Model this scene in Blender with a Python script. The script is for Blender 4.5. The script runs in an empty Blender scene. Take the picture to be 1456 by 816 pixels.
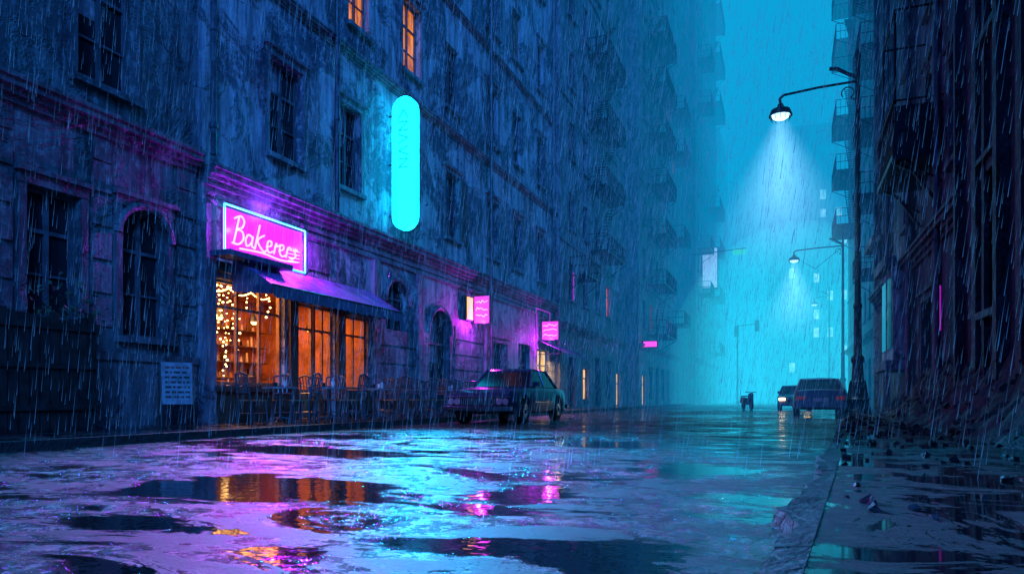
import bpy, math, random
from mathutils import Vector, Matrix, noise
random.seed(7)
scene=bpy.context.scene
R=random.uniform
# ---------------------------------------------------------------- materials
MATS={}
def newmat(name):
    m=bpy.data.materials.new(name); m.use_nodes=True
    nt=m.node_tree; b=nt.nodes['Principled BSDF']; MATS[name]=m
    return m,nt,b
def ramp(nt,src,pts):
    r=nt.nodes.new('ShaderNodeValToRGB'); e=r.color_ramp.elements
    while len(e)<len(pts): e.new(.5)
    for i,(p,c) in enumerate(pts):
        e[i].position=p; e[i].color=c if len(c)==4 else (*c,1)
    nt.links.new(src,r.inputs[0]); return r.outputs[0]
def mapped(nt,scale):
    g=nt.nodes.new('ShaderNodeNewGeometry'); mp=nt.nodes.new('ShaderNodeMapping')
    mp.inputs['Scale'].default_value=scale
    nt.links.new(g.outputs['Position'],mp.inputs[0]); return mp.outputs[0]
def noi(nt,vec,scale,detail=6,rough=.6,dist=0,out=0):
    n=nt.nodes.new('ShaderNodeTexNoise'); n.inputs['Scale'].default_value=scale
    n.inputs['Detail'].default_value=detail; n.inputs['Roughness'].default_value=rough
    n.inputs['Distortion'].default_value=dist
    nt.links.new(vec,n.inputs['Vector']); return n.outputs[out]
def mixc(nt,f,a,b,mode='MIX'):
    m=nt.nodes.new('ShaderNodeMix'); m.data_type='RGBA'; m.blend_type=mode
    if isinstance(f,(int,float)): m.inputs[0].default_value=f
    else: nt.links.new(f,m.inputs[0])
    for i,v in ((6,a),(7,b)):
        if isinstance(v,tuple): m.inputs[i].default_value=(*v,1)
        else: nt.links.new(v,m.inputs[i])
    return m.outputs[2]
def mth(nt,op,a,b=None,c=None):
    n=nt.nodes.new('ShaderNodeMath'); n.operation=op
    for i,v in enumerate((a,b,c)):
        if v is None: continue
        if isinstance(v,(int,float)): n.inputs[i].default_value=v
        else: nt.links.new(v,n.inputs[i])
    return n.outputs[0]
def bump(nt,b,h,strength=.5,dist=.05):
    n=nt.nodes.new('ShaderNodeBump'); n.inputs['Strength'].default_value=strength
    n.inputs['Distance'].default_value=dist
    nt.links.new(h,n.inputs['Height']); nt.links.new(n.outputs[0],b.inputs['Normal'])
def plaster(name,c1,c2,c3,thr=.5,rough=(.35,.8)):
    m,nt,b=newmat(name)
    v=mapped(nt,(1,1,1)); vs=mapped(nt,(1.6,1.6,.22))
    n1=noi(nt,v,.55,6,.70,.5); n2=noi(nt,v,5,5,.72); n3=noi(nt,vs,2.2,4,.7)
    patch=ramp(nt,n1,[(thr-.03,(0,0,0)),(thr+.03,(1,1,1))])
    streak=ramp(nt,n3,[(.38,(.36,.36,.40)),(.66,(1.2,1.2,1.2))])
    c=mixc(nt,patch,c1,c2)
    c=mixc(nt,ramp(nt,n2,[(.5,(0,0,0)),(.68,(1,1,1))]),c,c3)
    c=mixc(nt,1.0,c,streak,'MULTIPLY')
    nt.links.new(c,b.inputs['Base Color'])
    nt.links.new(ramp(nt,n2,[(.3,(rough[0],)*3),(.7,(rough[1],)*3)]),b.inputs['Roughness'])
    bump(nt,b,mth(nt,'ADD',n2,patch),.9,.05)
    return m
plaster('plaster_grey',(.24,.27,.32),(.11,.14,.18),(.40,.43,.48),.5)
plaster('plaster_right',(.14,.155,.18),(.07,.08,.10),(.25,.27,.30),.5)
plaster('plaster_dim',(.15,.19,.20),(.08,.11,.125),(.25,.31,.32),.48)
plaster('plaster_peeling',(.50,.53,.58),(.11,.135,.19),(.58,.6,.64),.5)
plaster('stone_dark',(.15,.16,.18),(.09,.10,.12),(.22,.22,.24),.5)
plaster('stone_trim',(.24,.26,.31),(.14,.155,.20),(.32,.34,.37),.5)
plaster('plaster_far',(.28,.29,.32),(.16,.17,.19),(.33,.34,.36),.5)
plaster('plaster_black',(.065,.07,.085),(.03,.032,.04),(.13,.13,.15),.5,(.3,.7))
plaster('rubble_stone',(.04,.042,.048),(.018,.02,.023),(.075,.075,.08),.5,(.35,.8))
def simple(name,col,rough=.5,metal=0,emi=None,es=0,noisy=0,samp=False,bs=.25):
    m,nt,b=newmat(name)
    b.inputs['Base Color'].default_value=(*col,1); b.inputs['Roughness'].default_value=rough
    b.inputs['Metallic'].default_value=metal
    if emi:
        b.inputs['Emission Color'].default_value=(*emi,1); b.inputs['Emission Strength'].default_value=es
        if not samp: m.cycles.emission_sampling='NONE'
    if noisy:
        v=mapped(nt,(1,1,1)); n=noi(nt,v,noisy,5,.65)
        c=mixc(nt,ramp(nt,n,[(.35,(0,0,0)),(.65,(1,1,1))]),tuple(x*.55 for x in col),tuple(min(1,x*1.35) for x in col))
        nt.links.new(c,b.inputs['Base Color']); bump(nt,b,n,bs,.02 if bs<.5 else .12)
        nt.links.new(ramp(nt,n,[(.3,(max(.05,rough-.15),)*3),(.7,(min(1,rough+.2),)*3)]),b.inputs['Roughness'])
    return m
simple('glass_dark',(.012,.016,.022),.12)
simple('window_frame',(.09,.10,.12),.5,noisy=4)
simple('iron',(.03,.032,.036),.4,.6,noisy=8)
simple('zinc_pipe',(.10,.11,.13),.4,.5,noisy=5)
simple('wood_dark',(.08,.052,.04),.5,noisy=5)
simple('wood_black',(.02,.019,.02),.5,noisy=5)
simple('wood_warm',(.32,.15,.07),.5,noisy=6)
simple('chair_iron',(.16,.16,.18),.25,.5)
simple('table_top',(.24,.24,.25),.12,.2)
simple('awning_cloth',(.28,.09,.40),.5,noisy=3)
simple('awning_dark',(.07,.09,.17),.5,noisy=3)
simple('car_paint_dark',(.06,.075,.13),.2,.3,noisy=0)
simple('car_paint_blue',(.14,.17,.22),.25,.4)
simple('tyre',(.015,.015,.016),.7)
simple('chrome',(.45,.47,.5),.18,1)
simple('tail_lamp',(.25,.02,.02),.2,emi=(1,.05,.03),es=.06)
simple('head_lamp_off',(.3,.32,.35),.1,.2)
simple('head_lamp_on',(1,.8,.4),.2,emi=(1,.62,.25),es=14)
simple('lamp_glow',(1,1,1),.2,emi=(.35,.72,1),es=3)
simple('white_board',(.62,.62,.64),.5,noisy=6)
simple('menu_face',(.26,.26,.29),.6,noisy=6)
simple('ink',(.05,.03,.03),.6)
simple('ink_red',(.45,.06,.05),.6)
simple('neon_cyan',(.05,.5,.6),.3,emi=(.003,.60,1),es=6,samp=True)
simple('neon_cyan_text',(.05,.4,.5),.3,emi=(.0,.55,.68),es=1.0)
simple('neon_blue_tube',(.1,.4,.6),.3,emi=(.04,.5,1),es=4)
simple('neon_pink',(.6,.1,.5),.3,emi=(1,.30,.8),es=2.6)
simple('neon_pink_panel',(.3,.04,.35),.4,emi=(.50,.012,.66),es=1.5,samp=True)
simple('neon_pink_soft',(.4,.05,.4),.4,emi=(.50,.012,.62),es=.6)
simple('neon_pink_box',(.4,.05,.4),.4,emi=(.9,.03,.75),es=2.4,samp=True)
simple('neon_yellow',(.6,.4,.1),.4,emi=(1,.48,.08),es=1.5)
simple('neon_white',(.6,.6,.7),.4,emi=(.35,.5,.8),es=1.3)
simple('neon_green',(.1,.6,.4),.4,emi=(.02,.7,.4),es=1)
simple('fairy_bulb',(1,.7,.3),.3,emi=(1,.50,.12),es=16)
simple('interior_wall',(.42,.2,.10),.7,noisy=2)
simple('bulb_warm',(1,.8,.5),.3,emi=(1,.42,.11),es=9)
simple('plant_leaf',(.05,.09,.05),.5)
def litmat(name,c1,c2,es,sc=1.6):
    m,nt,b=newmat(name); v=mapped(nt,(1,1.5,.5)); n=noi(nt,v,sc,5,.7)
    c=mixc(nt,ramp(nt,n,[(.38,(0,0,0)),(.62,(1,1,1))]),c1,c2)
    b.inputs['Base Color'].default_value=(.1,.06,.03,1); b.inputs['Roughness'].default_value=.2
    nt.links.new(c,b.inputs['Emission Color']); b.inputs['Emission Strength'].default_value=es
    m.cycles.emission_sampling='NONE'
litmat('window_lit_orange',(.30,.045,.01),(1,.30,.03),1.0,2.2)
litmat('window_lit_red',(.25,.01,.01),(.9,.10,.05),2.2)
litmat('window_lit_yellow',(.4,.2,.05),(1,.6,.2),1.5)
litmat('window_lit_cyan',(.1,.5,.6),(.6,1,1),3.2)
litmat('window_faint_blue',(.004,.015,.03),(.01,.05,.09),.6)
# asphalt wet: grain, broken islands, cracks, separate puddles
m,nt,b=newmat('wet_asphalt')
v=mapped(nt,(1,1,1)); vx=mapped(nt,(.6,1.2,1))
n1=noi(nt,vx,.95,8,.72,1.1); n0=noi(nt,vx,.16,2,.5); grain=noi(nt,v,15,5,.85); mid=noi(nt,v,4.5,5,.8); isl=noi(nt,vx,1.0,9,.80,.5)
comb=mth(nt,'ADD',mth(nt,'MULTIPLY',n1,.75),mth(nt,'MULTIPLY',n0,.25))
sep=nt.nodes.new('ShaderNodeSeparateXYZ'); nt.links.new(v,sep.inputs[0])
low=None
for (px,py,rx,ry) in ((-3.9,4.35,1.25,.8),(-1.75,4.7,.42,.75),(-5.6,7.6,1.6,.5),(-1.2,3.0,.8,.25),(-2.6,10.5,1.6,.8),(-.8,7.0,.5,.7),(-3.3,2.9,.6,.3),(-7.6,10.5,1.2,.6)):
    ax=mth(nt,'DIVIDE',mth(nt,'SUBTRACT',sep.outputs[0],px),rx); ay=mth(nt,'DIVIDE',mth(nt,'SUBTRACT',sep.outputs[1],py),ry)
    d=mth(nt,'SQRT',mth(nt,'ADD',mth(nt,'MULTIPLY',ax,ax),mth(nt,'MULTIPLY',ay,ay)))
    k=mth(nt,'MAXIMUM',mth(nt,'SUBTRACT',1.25,d),0)
    low=k if low is None else mth(nt,'MAXIMUM',low,k)
comb=mth(nt,'MULTIPLY_ADD',low,-.13,comb)
pud=ramp(nt,comb,[(.447,(1,1,1)),(.460,(0,0,0))])
dry=mth(nt,'SUBTRACT',1,pud)
island=mth(nt,'MULTIPLY',ramp(nt,isl,[(.51,(0,0,0)),(.525,(1,1,1))]),dry)
vo=nt.nodes.new('ShaderNodeTexVoronoi'); vo.feature='DISTANCE_TO_EDGE'; vo.inputs['Scale'].default_value=.8
dv=nt.nodes.new('ShaderNodeVectorMath'); dv.operation='MULTIPLY_ADD'; nt.links.new(noi(nt,v,1.6,5,.7,0,1),dv.inputs[0]); dv.inputs[1].default_value=(.9,.9,0); nt.links.new(v,dv.inputs[2]); nt.links.new(dv.outputs[0],vo.inputs['Vector'])
crack=ramp(nt,vo.outputs['Distance'],[(.0,(1,1,1)),(.022,(0,0,0))])
crack=mth(nt,'MULTIPLY',crack,ramp(nt,n0,[(.42,(0,0,0)),(.55,(1,1,1))]))
c=mixc(nt,ramp(nt,mid,[(.38,(0,0,0)),(.62,(1,1,1))]),(.018,.02,.024),(.058,.06,.066))
c=mixc(nt,island,c,(.013,.014,.017)); c=mixc(nt,crack,c,(.006,.006,.008))
c=mixc(nt,pud,c,(.010,.012,.015))
nt.links.new(c,b.inputs['Base Color'])
rr=ramp(nt,mid,[(.36,(.10,)*3),(.64,(.36,)*3)])
rr=mixc(nt,island,rr,(.58,.58,.58))
nt.links.new(mixc(nt,pud,rr,(.045,.045,.045)),b.inputs['Roughness'])
b.inputs['IOR'].default_value=1.7
hm=mth(nt,'MULTIPLY_ADD',grain,1.6,mth(nt,'MULTIPLY',mid,.9))
hm=mth(nt,'MULTIPLY_ADD',island,1.0,hm); hm=mth(nt,'MULTIPLY_ADD',crack,-1.0,hm)
hh=mixc(nt,pud,hm,(1,1,1))
rip=noi(nt,v,10,2,.5)
bump(nt,b,mth(nt,'MULTIPLY_ADD',rip,.10,hh),1.0,.030)
# pavement wet
m,nt,b=newmat('wet_paving')
v=mapped(nt,(1,1,1)); br=nt.nodes.new('ShaderNodeTexBrick'); nt.links.new(v,br.inputs['Vector'])
br.inputs['Scale'].default_value=1.0; br.inputs['Brick Width'].default_value=.9; br.inputs['Row Height'].default_value=.6; br.inputs['Mortar Size'].default_value=.008
br.inputs['Color1'].default_value=(.035,.035,.042,1); br.inputs['Color2'].default_value=(.055,.055,.062,1); br.inputs['Mortar'].default_value=(.02,.02,.02,1)
n1=noi(nt,v,1.3,9,.76,1.0); mid=noi(nt,v,7,7,.85)
pud=ramp(nt,n1,[(.485,(1,1,1)),(.50,(0,0,0))])
c=mixc(nt,ramp(nt,mid,[(.44,(0,0,0)),(.58,(1,1,1))]),(.012,.013,.015),br.outputs[0])
c=mixc(nt,pud,c,(.010,.012,.015)); nt.links.new(c,b.inputs['Base Color'])
nt.links.new(mixc(nt,pud,ramp(nt,mid,[(.35,(.25,)*3),(.65,(.8,)*3)]),(.05,.05,.05)),b.inputs['Roughness'])
hh=mth(nt,'MULTIPLY_ADD',br.outputs[1],-.1,mid); hh=mixc(nt,pud,hh,(.35,.35,.35)); bump(nt,b,hh,1.0,.14)
simple('kerb_stone',(.018,.018,.022),.6,noisy=9,bs=1.0)
simple('rain_drop',(.3,.4,.5),.1,emi=(.05,.22,.5),es=.42)  # weak blue emission in the streaks stands in for light they catch
# ---------------------------------------------------------------- mesh builder
class MB:
    def __init__(s): s.v=[];s.f=[];s.m=[];s.names=[]
    def mi(s,n):
        if n not in s.names: s.names.append(n)
        return s.names.index(n)
    def face(s,pts,mat):
        i=len(s.v); s.v+= [tuple(p) for p in pts]; s.f.append(tuple(range(i,i+len(pts)))); s.m.append(s.mi(mat))
    def hexa(s,p,mat):
        i=len(s.v); s.v+=[tuple(q) for q in p]; k=s.mi(mat)
        for f in ((0,3,2,1),(4,5,6,7),(0,1,5,4),(1,2,6,5),(2,3,7,6),(3,0,4,7)):
            s.f.append(tuple(i+a for a in f)); s.m.append(k)
    def box(s,x0,x1,y0,y1,z0,z1,mat):
        s.hexa([(x0,y0,z0),(x1,y0,z0),(x1,y1,z0),(x0,y1,z0),(x0,y0,z1),(x1,y0,z1),(x1,y1,z1),(x0,y1,z1)],mat)
    def pbox(s,P,u0,u1,z0,z1,d0,d1,mat):
        s.hexa([P(u0,z0,d0),P(u1,z0,d0),P(u1,z0,d1),P(u0,z0,d1),P(u0,z1,d0),P(u1,z1,d0),P(u1,z1,d1),P(u0,z1,d1)],mat)
    def cyl(s,a,b,r0,r1,mat,n=8,cap=True):
        a=Vector(a);b=Vector(b);d=(b-a)
        if d.length<1e-6: return
        d.normalize(); t=Vector((0,0,1)) if abs(d.z)<.9 else Vector((1,0,0))
        e=d.cross(t).normalized(); g=d.cross(e); i=len(s.v); k=s.mi(mat)
        for j in range(n):
            q=2*math.pi*j/n; o=e*math.cos(q)+g*math.sin(q)
            s.v.append(tuple(a+o*r0)); s.v.append(tuple(b+o*r1))
        for j in range(n):
            j2=(j+1)%n; s.f.append((i+2*j,i+2*j2,i+2*j2+1,i+2*j+1)); s.m.append(k)
        if cap:
            s.f.append(tuple(i+2*j for j in range(n))[::-1]); s.m.append(k)
            s.f.append(tuple(i+2*j+1 for j in range(n))); s.m.append(k)
    def tube(s,pts,r,mat,n=6):
        for a,b in zip(pts,pts[1:]): s.cyl(a,b,r,r,mat,n)
    def lathe(s,c,prof,mat,n=16):
        c=Vector(c)
        for (r0,z0),(r1,z1) in zip(prof,prof[1:]):
            s.cyl(c+Vector((0,0,z0)),c+Vector((0,0,z1+1e-5)),r0,r1,mat,n,False)
    def ball(s,c,r,mat,n=6,m=8):
        prof=[(max(.001,math.sin(math.pi*i/n))*r,-math.cos(math.pi*i/n)*r) for i in range(n+1)]
        s.lathe(c,prof,mat,m)
    def build(s,name,parent=None,smooth=False,bevel=0):
        me=bpy.data.meshes.new(name); me.from_pydata(s.v,[],s.f)
        for n in s.names: me.materials.append(MATS[n])
        me.polygons.foreach_set('material_index',s.m)
        if smooth:
            me.polygons.foreach_set('use_smooth',[True]*len(s.f))
        me.update()
        o=bpy.data.objects.new(name,me); scene.collection.objects.link(o)
        if smooth:
            import bmesh
            bm=bmesh.new(); bm.from_mesh(me); bmesh.ops.remove_doubles(bm,verts=bm.verts,dist=.0005); bmesh.ops.recalc_face_normals(bm,faces=bm.faces); bm.to_mesh(me); bm.free()
            me.set_sharp_from_angle(angle=math.radians(38))
        if bevel:
            md=o.modifiers.new('bevel','BEVEL'); md.width=bevel; md.segments=2; md.limit_method='ANGLE'
        if parent: o.parent=parent
        return o
def empty(name,loc=(0,0,0),rz=0):
    e=bpy.data.objects.new(name,None); scene.collection.objects.link(e); e.location=loc; e.rotation_euler=(0,0,rz); return e
def PL(X): return lambda u,z,d: (X+d,u,z)
def PR(X): return lambda u,z,d: (X-d,u,z)
def PF(Y): return lambda u,z,d: (u,Y-d,z)
# ---------------------------------------------------------------- facade
def facade(w,P,u0,u1,z0,z1,ops,mat,trim='stone_trim',rev=.28,detail=2):
    us=sorted({u0,u1}|{o['u'][0] for o in ops}|{o['u'][1] for o in ops})
    zs=sorted({z0,z1}|{o['z'][0] for o in ops}|{o['z'][1] for o in ops})
    def inside(u,z):
        return any(o['u'][0]<u<o['u'][1] and o['z'][0]<z<o['z'][1] for o in ops)
    for i in range(len(zs)-1):
        za,zb=zs[i],zs[i+1]; st=None
        for j in range(len(us)-1):
            ua,ub=us[j],us[j+1]; ins=inside((ua+ub)/2,(za+zb)/2)
            if not ins and st is None: st=ua
            if ins and st is not None:
                w.face([P(st,za,0),P(ua,za,0),P(ua,zb,0),P(st,zb,0)],mat); st=None
        if st is not None: w.face([P(st,za,0),P(u1,za,0),P(u1,zb,0),P(st,zb,0)],mat)
    for o in ops:
        a,b=o['u'];c,d=o['z'];k=o.get('kind','win'); g=o.get('glass','glass_dark')
        for q in ([(a,c),(a,d)],[(b,c),(b,d)],[(a,c),(b,c)],[(a,d),(b,d)]):
            (p1,q1),(p2,q2)=q
            w.face([P(p1,q1,0),P(p2,q2,0),P(p2,q2,-rev),P(p1,q1,-rev)],mat)
        if o.get('arch'):
            r=(b-a)/2; cu=(a+b)/2; cz=d-r; n=8
            for sgn,cor in ((-1,a),(1,b)):
                arc=[(cu+sgn*r*math.cos(t*math.pi/2/n),cz+r*math.sin(t*math.pi/2/n)) for t in range(n+1)]
                for p,q in zip(arc,arc[1:]):
                    w.face([P(cor,d,.0),P(p[0],p[1],0),P(q[0],q[1],0)],mat)
                    w.face([P(p[0],p[1],0),P(q[0],q[1],0),P(q[0],q[1],-rev),P(p[0],p[1],-rev)],mat)
            r2=r+.1
            pts=[P(cu-r2*math.cos(t*math.pi/16),cz+r2*math.sin(t*math.pi/16),.03) for t in range(17)]
            w.tube(pts,.09,trim,6)
        if k=='hole': continue
        w.face([P(a,c,-rev+.02),P(b,c,-rev+.02),P(b,d,-rev+.02),P(a,d,-rev+.02)],g)
        if detail>0:
            fr='window_frame'; t=.06; D0,D1=-rev+.03,-rev+.10
            w.pbox(P,a,a+t,c,d,D0,D1,fr); w.pbox(P,b-t,b,c,d,D0,D1,fr)
            w.pbox(P,a+t,b-t,c,c+t,D0,D1,fr); w.pbox(P,a+t,b-t,d-t,d,D0,D1,fr)
            mu=(a+b)/2
            w.pbox(P,mu-.035,mu+.035,c+t,d-t,D0,D1+.01,fr)
            zz=c+(d-c)*.68
            w.pbox(P,a+t,b-t,zz-.035,zz+.035,D0,D1-.01,fr)
            if detail>1: 
                zz=c+(d-c)*.34; w.pbox(P,a+t,b-t,zz-.02,zz+.02,D0,D1-.02,fr)
                if random.random()<.4 and g=='glass_dark':
                    w.pbox(P,a+t,mu-.04,c+(d-c)*R(.45,.8),d-t,-rev+.022,-rev+.028,'menu_face')
        if k=='win' and detail>0:
            w.pbox(P,a-.14,b+.14,c-.13,c-.005,-.02,.16,trim)
            if detail>1 and not o.get('plain'):
                w.pbox(P,a-.15,a-.01,c,d,-.01,.05,trim); w.pbox(P,b+.01,b+.15,c,d,-.01,.05,trim)
                w.pbox(P,a-.16,b+.16,d+.01,d+.2,-.01,.06,trim)
                w.pbox(P,a-.22,b+.22,d+.2,d+.29,-.01,.15,trim)
        if o.get('shutter'):
            for (s0,s1) in ((b+.02,b+.62),):
                w.pbox(P,s0,s1,c,d,.06,.1,'window_frame')
                z=c+.08
                while z<d-.08:
                    w.pbox(P,s0+.05,s1-.05,z,z+.04,.1,.125,'window_frame'); z+=.1
def body(w,P,u0,u1,z1,depth,mat):
    for u in (u0,u1): w.face([P(u,-.3,-.001),P(u,z1,-.001),P(u,z1,-depth),P(u,-.3,-depth)],mat)
    w.face([P(u0,z1,0),P(u1,z1,0),P(u1,z1,-depth),P(u0,z1,-depth)],mat)
    w.face([P(u0,0,-depth),P(u1,0,-depth),P(u1,z1,-depth),P(u0,z1,-depth)],mat)
def cornice(w,P,u0,u1,z,mat='stone_trim',sc=1):
    for a,b,d in ((0,.12,.10),(.12,.22,.2),(.22,.34,.32),(.34,.42,.38)):
        w.pbox(P,u0,u1,z+a*sc,z+b*sc,-.02,d*sc,mat)
def fire_escape(w,P,u0,u1,z,dep=1.0,h=1.05,slats=True,ladder=None):
    M='iron'
    for d in (0,dep): w.pbox(P,u0,u1,z-.1,z,d-.03,d+.03,M)
    n=int((u1-u0)/.18)
    for i in range(n+1):
        u=u0+(u1-u0)*i/n; w.pbox(P,u-.03,u+.03,z-.04,z-.005,.03,dep-.03,M)
        w.cyl(P(u,z,dep),P(u,z+h,dep),.014,.014,M,4)
    for u in (u0,u1):
        for i in range(5): w.cyl(P(u,z,dep*i/5+.05),P(u,z+h,dep*i/5+.05),.014,.014,M,4)
        for zz in (z+h,z+h*.5): w.cyl(P(u,zz,0),P(u,zz,dep),.025,.025,M,4)
        w.cyl(P(u,z-.05,dep),P(u,z-.9,.02),.03,.03,M,4)
    for zz in (z+h,z+h*.5): w.cyl(P(u0,zz,dep),P(u1,zz,dep),.025,.025,M,4)
    if ladder:
        a,b=ladder
        for off in (0,.5):
            w.cyl(P(u0+.2,z,.25+off),P(u1-.4,z+b,.25+off),.035,.035,M,4)
        for i in range(int(b/.3)):
            t=i*.3/b; u=u0+.2+(u1-.6-u0)*t; w.pbox(P,u-.08,u+.08,z+b*t,z+b*t+.03,.25,.75,M)
# ================================================================ GROUND
g=MB(); g.face([(-250,-40,0),(250,-40,0),(250,420,0),(-250,420,0)],'wet_asphalt'); g.build('road')
s=MB()
s.box(-60,-9.62,-12,102,-.2,.13,'wet_paving')
s.build('pavement')
k=MB(); y=-12
while y<101.5:
    k.box(-9.615,-9.35,y+.006,y+.994,-.2,.136,'kerb_stone'); y+=1
k.build('kerb')
def kx(y):
    pts=[(-12,-1.39),(40,3.05),(60,3.6),(120,4.2)]
    for (a,b),(c,d) in zip(pts,pts[1:]):
        if y<=c: return b+(d-b)*(y-a)/(c-a)
    return 4.2
s=MB()
for a,b in ((-12,40),(40,60),(60,120)):
    s.hexa([(kx(a)+.2,a,-.2),(60,a,-.2),(60,b,-.2),(kx(b)+.2,b,-.2),(kx(a)+.2,a,.12),(60,a,.12),(60,b,.12),(kx(b)+.2,b,.12)],'wet_paving')
s.build('pavement')
k=MB(); y=-12
def ke(y,amp): return noise.noise(Vector((y*1.3,3.1,0)))*.16*amp+noise.noise(Vector((y*5,7.7,0)))*.07*amp
while y<119:
    ln=R(.5,1.2); n=6 if y<25 else 1; dz=R(-.02,.003)
    for i in range(n):
        a=y+.006+(ln-.012)*i/n; b=y+.006+(ln-.012)*(i+1)/n; ja,jb=ke(a,1),ke(b,1)
        za=.124+dz+noise.noise(Vector((a*4,1,9)))*.03; zb=.124+dz+noise.noise(Vector((b*4,1,9)))*.03
        k.hexa([(kx(a)+ja-.02,a,-.2),(kx(a)+.198,a,-.2),(kx(b)+.198,b,-.2),(kx(b)+jb-.02,b,-.2),(kx(a)+ja+.03,a,za-.01),(kx(a)+.198,a,.124),(kx(b)+.198,b,.124),(kx(b)+jb+.03,b,zb-.01)],'kerb_stone')
    y+=ln
k.build('kerb')
# ================================================================ LEFT BUILDINGS
WX=-12.29
def W(u0,u1,z0,z1,**k): return dict(u=(u0,u1),z=(z0,z1),**k)
e=empty('plaster_apartment_building'); w=MB(); P=PL(WX-.12); PD='plaster_dim'
ops=[]
for u in (-4.2,-.9,2.4,5.8): ops+= [W(u,u+1.1,2,4.5),W(u,u+1.1,6.8,9.4),W(u,u+1.1,12,14.5)]
ops+=[W(8.35,9.35,2.15,4.45),W(10.25,11.35,1.95,4.55,arch=True),W(9.3,10.5,6.75,9.4),W(9.3,10.5,12,14.5),W(9.3,10.5,17,19.5)]
facade(w,P,-6,12.2,-.2,24,ops,PD,trim='stone_dark'); body(w,P,-6,12.2,24,9,PD)
cornice(w,P,-6,12.1,5.75,PD,1.0); cornice(w,P,-6,12.1,11.0,PD,.7)
w.pbox(P,-6,12.1,-.1,1.45,0,.1,'stone_dark'); w.pbox(P,-6,12.1,1.45,1.6,0,.16,'stone_dark')
for z in (2.1,2.75,3.4,4.05,4.7,5.3):
    for a,b in ((-3,2.2),(7.0,8.1),(9.6,10.0),(11.6,12.1)): w.pbox(P,a,b,z,z+.56,0,.045,PD)
w.build('walls',e)
pl=MB(); pl.pbox(P,8.3,9.4,1.85,2.02,.17,.5,'wood_dark')
for i in range(160):
    c=Vector((WX+.2+R(-.1,.25),R(8.2,9.5),2.1+abs(random.gauss(0,.35)))); d=Vector((R(-1,1),R(-1,1),R(-.3,1)))*.12; q=Vector((R(-1,1),R(-1,1),R(-1,1)))*.05
    pl.face([c,c+d*.5+q,c+d,c+d*.5-q],'plant_leaf')
pl.build('window_box_plant')
e=empty('cafe_building'); w=MB(); P=PL(WX)
ops=[W(12.62,15.0,1.0,3.5,kind='hole'),W(15.45,17.2,.14,3.3,kind='hole'),W(17.65,18.95,.95,3.2,kind='hole'),
 W(20.0,21.4,2.9,4.6,arch=True,kind='door'),
 W(23.0,24.7,.14,4.0,arch=True,kind='door'),W(29.0,30.6,.9,3.2),W(32.2,33.8,.14,3.4,kind='door'),W(35.0,37.0,.7,3.3,kind='door',glass='window_lit_yellow')]
cols=[(14.4,15.7),(17.4,18.5),(20.95,22.0),(24.3,25.5),(28.3,29.6),(31.4,32.6),(34.9,36.0)]
for i,(a,b) in enumerate(cols):
    ops.append(W(a,b,6.95,9.45,shutter=(i==3)))
    for fl,z in enumerate((12.0,17.0,22.0,27.0)):
        gl='glass_dark'
        if fl==0 and i in (1,2): gl='window_lit_orange'
        aa,bb=a,b
        if fl==0 and i==1: aa,bb=17.9,19.0
        if fl==0 and i==2: aa,bb=21.05,22.3
        if fl==1 and i==5: gl='window_faint_blue'
        ops.append(W(aa,bb,z,z+2.5,glass=gl,plain=(i%2==1)))
facade(w,P,12.2,38,-.2,33,ops,'plaster_peeling'); body(w,P,12.2,38,33,9,'plaster_grey')
for z,sc in ((5.55,1.0),(10.9,.6),(15.9,.5)): cornice(w,P,12.25,38,z,'stone_trim',sc)
for z,d in ((5.32,.05),(5.12,.08)): w.pbox(P,12.25,38,z,z+.1,0,d,'stone_trim')
w.pbox(P,12.2,12.5,-.1,5.1,.0,.14,'stone_trim'); w.pbox(P,19.15,19.5,-.1,5.1,0,.12,'stone_trim')
w.pbox(P,22.0,22.4,-.1,5.1,0,.12,'stone_trim'); w.pbox(P,28.0,28.35,-.1,5.1,0,.12,'stone_trim'); w.pbox(P,37.5,37.95,-.1,5.1,0,.12,'stone_trim')
w.pbox(P,19.5,22.0,-.1,1.1,0,.07,'stone_dark');w.pbox(P,24.9,28.0,-.1,1.1,0,.07,'stone_dark')
for z in (1.25,1.85,2.45): w.pbox(P,19.55,21.95,z,z+.52,0,.05,'plaster_grey')
for z in (1.25,1.85,2.45,3.05): w.pbox(P,25.1,27.9,z,z+.52,0,.05,'plaster_grey')
w.pbox(P,15.95,16.95,4.25,5.0,.0,.05,'stone_trim')
w.build('walls',e)
pp=MB()
for u,z0,z1 in ((17.05,5.9,33),(27.85,.1,33),(12.35,6.2,33),(37.2,5.9,33)):
    pp.cyl(P(u,z0,.42 if z0<1 else .2),P(u,z1,.42 if z0<1 else .2),.07,.07,'zinc_pipe',8)
    z=z0+.6
    while z<z1: pp.cyl(P(u,z,.42 if z0<1 else .2),P(u,z+.12,.42 if z0<1 else .2),.095,.095,'zinc_pipe',8); z+=2.2
pp.build('drainpipes',e)
j=MB(); D='wood_warm'
def frame(u0,u1,z0,z1,nu,nz,d0=-.2,d1=-.1,t=.07):
    j.pbox(P,u0,u0+t,z0,z1,d0,d1,D); j.pbox(P,u1-t,u1,z0,z1,d0,d1,D); j.pbox(P,u0+t,u1-t,z0,z0+t,d0,d1,D); j.pbox(P,u0+t,u1-t,z1-t,z1,d0,d1,D)
    for i in range(1,nu): 
        u=u0+(u1-u0)*i/nu; j.pbox(P,u-.03,u+.03,z0+t,z1-t,d0+.01,d1-.01,D)
    for z in nz: j.pbox(P,u0+t,u1-t,z-.03,z+.03,d0+.015,d1-.015,D)
frame(12.64,14.98,1.02,3.48,3,[2.85]); frame(17.67,18.93,.97,3.18,2,[2.6])
frame(15.47,16.3,.15,3.28,1,[.9,2.6]); frame(16.35,17.18,.15,3.28,2,[.9,2.6])
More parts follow.
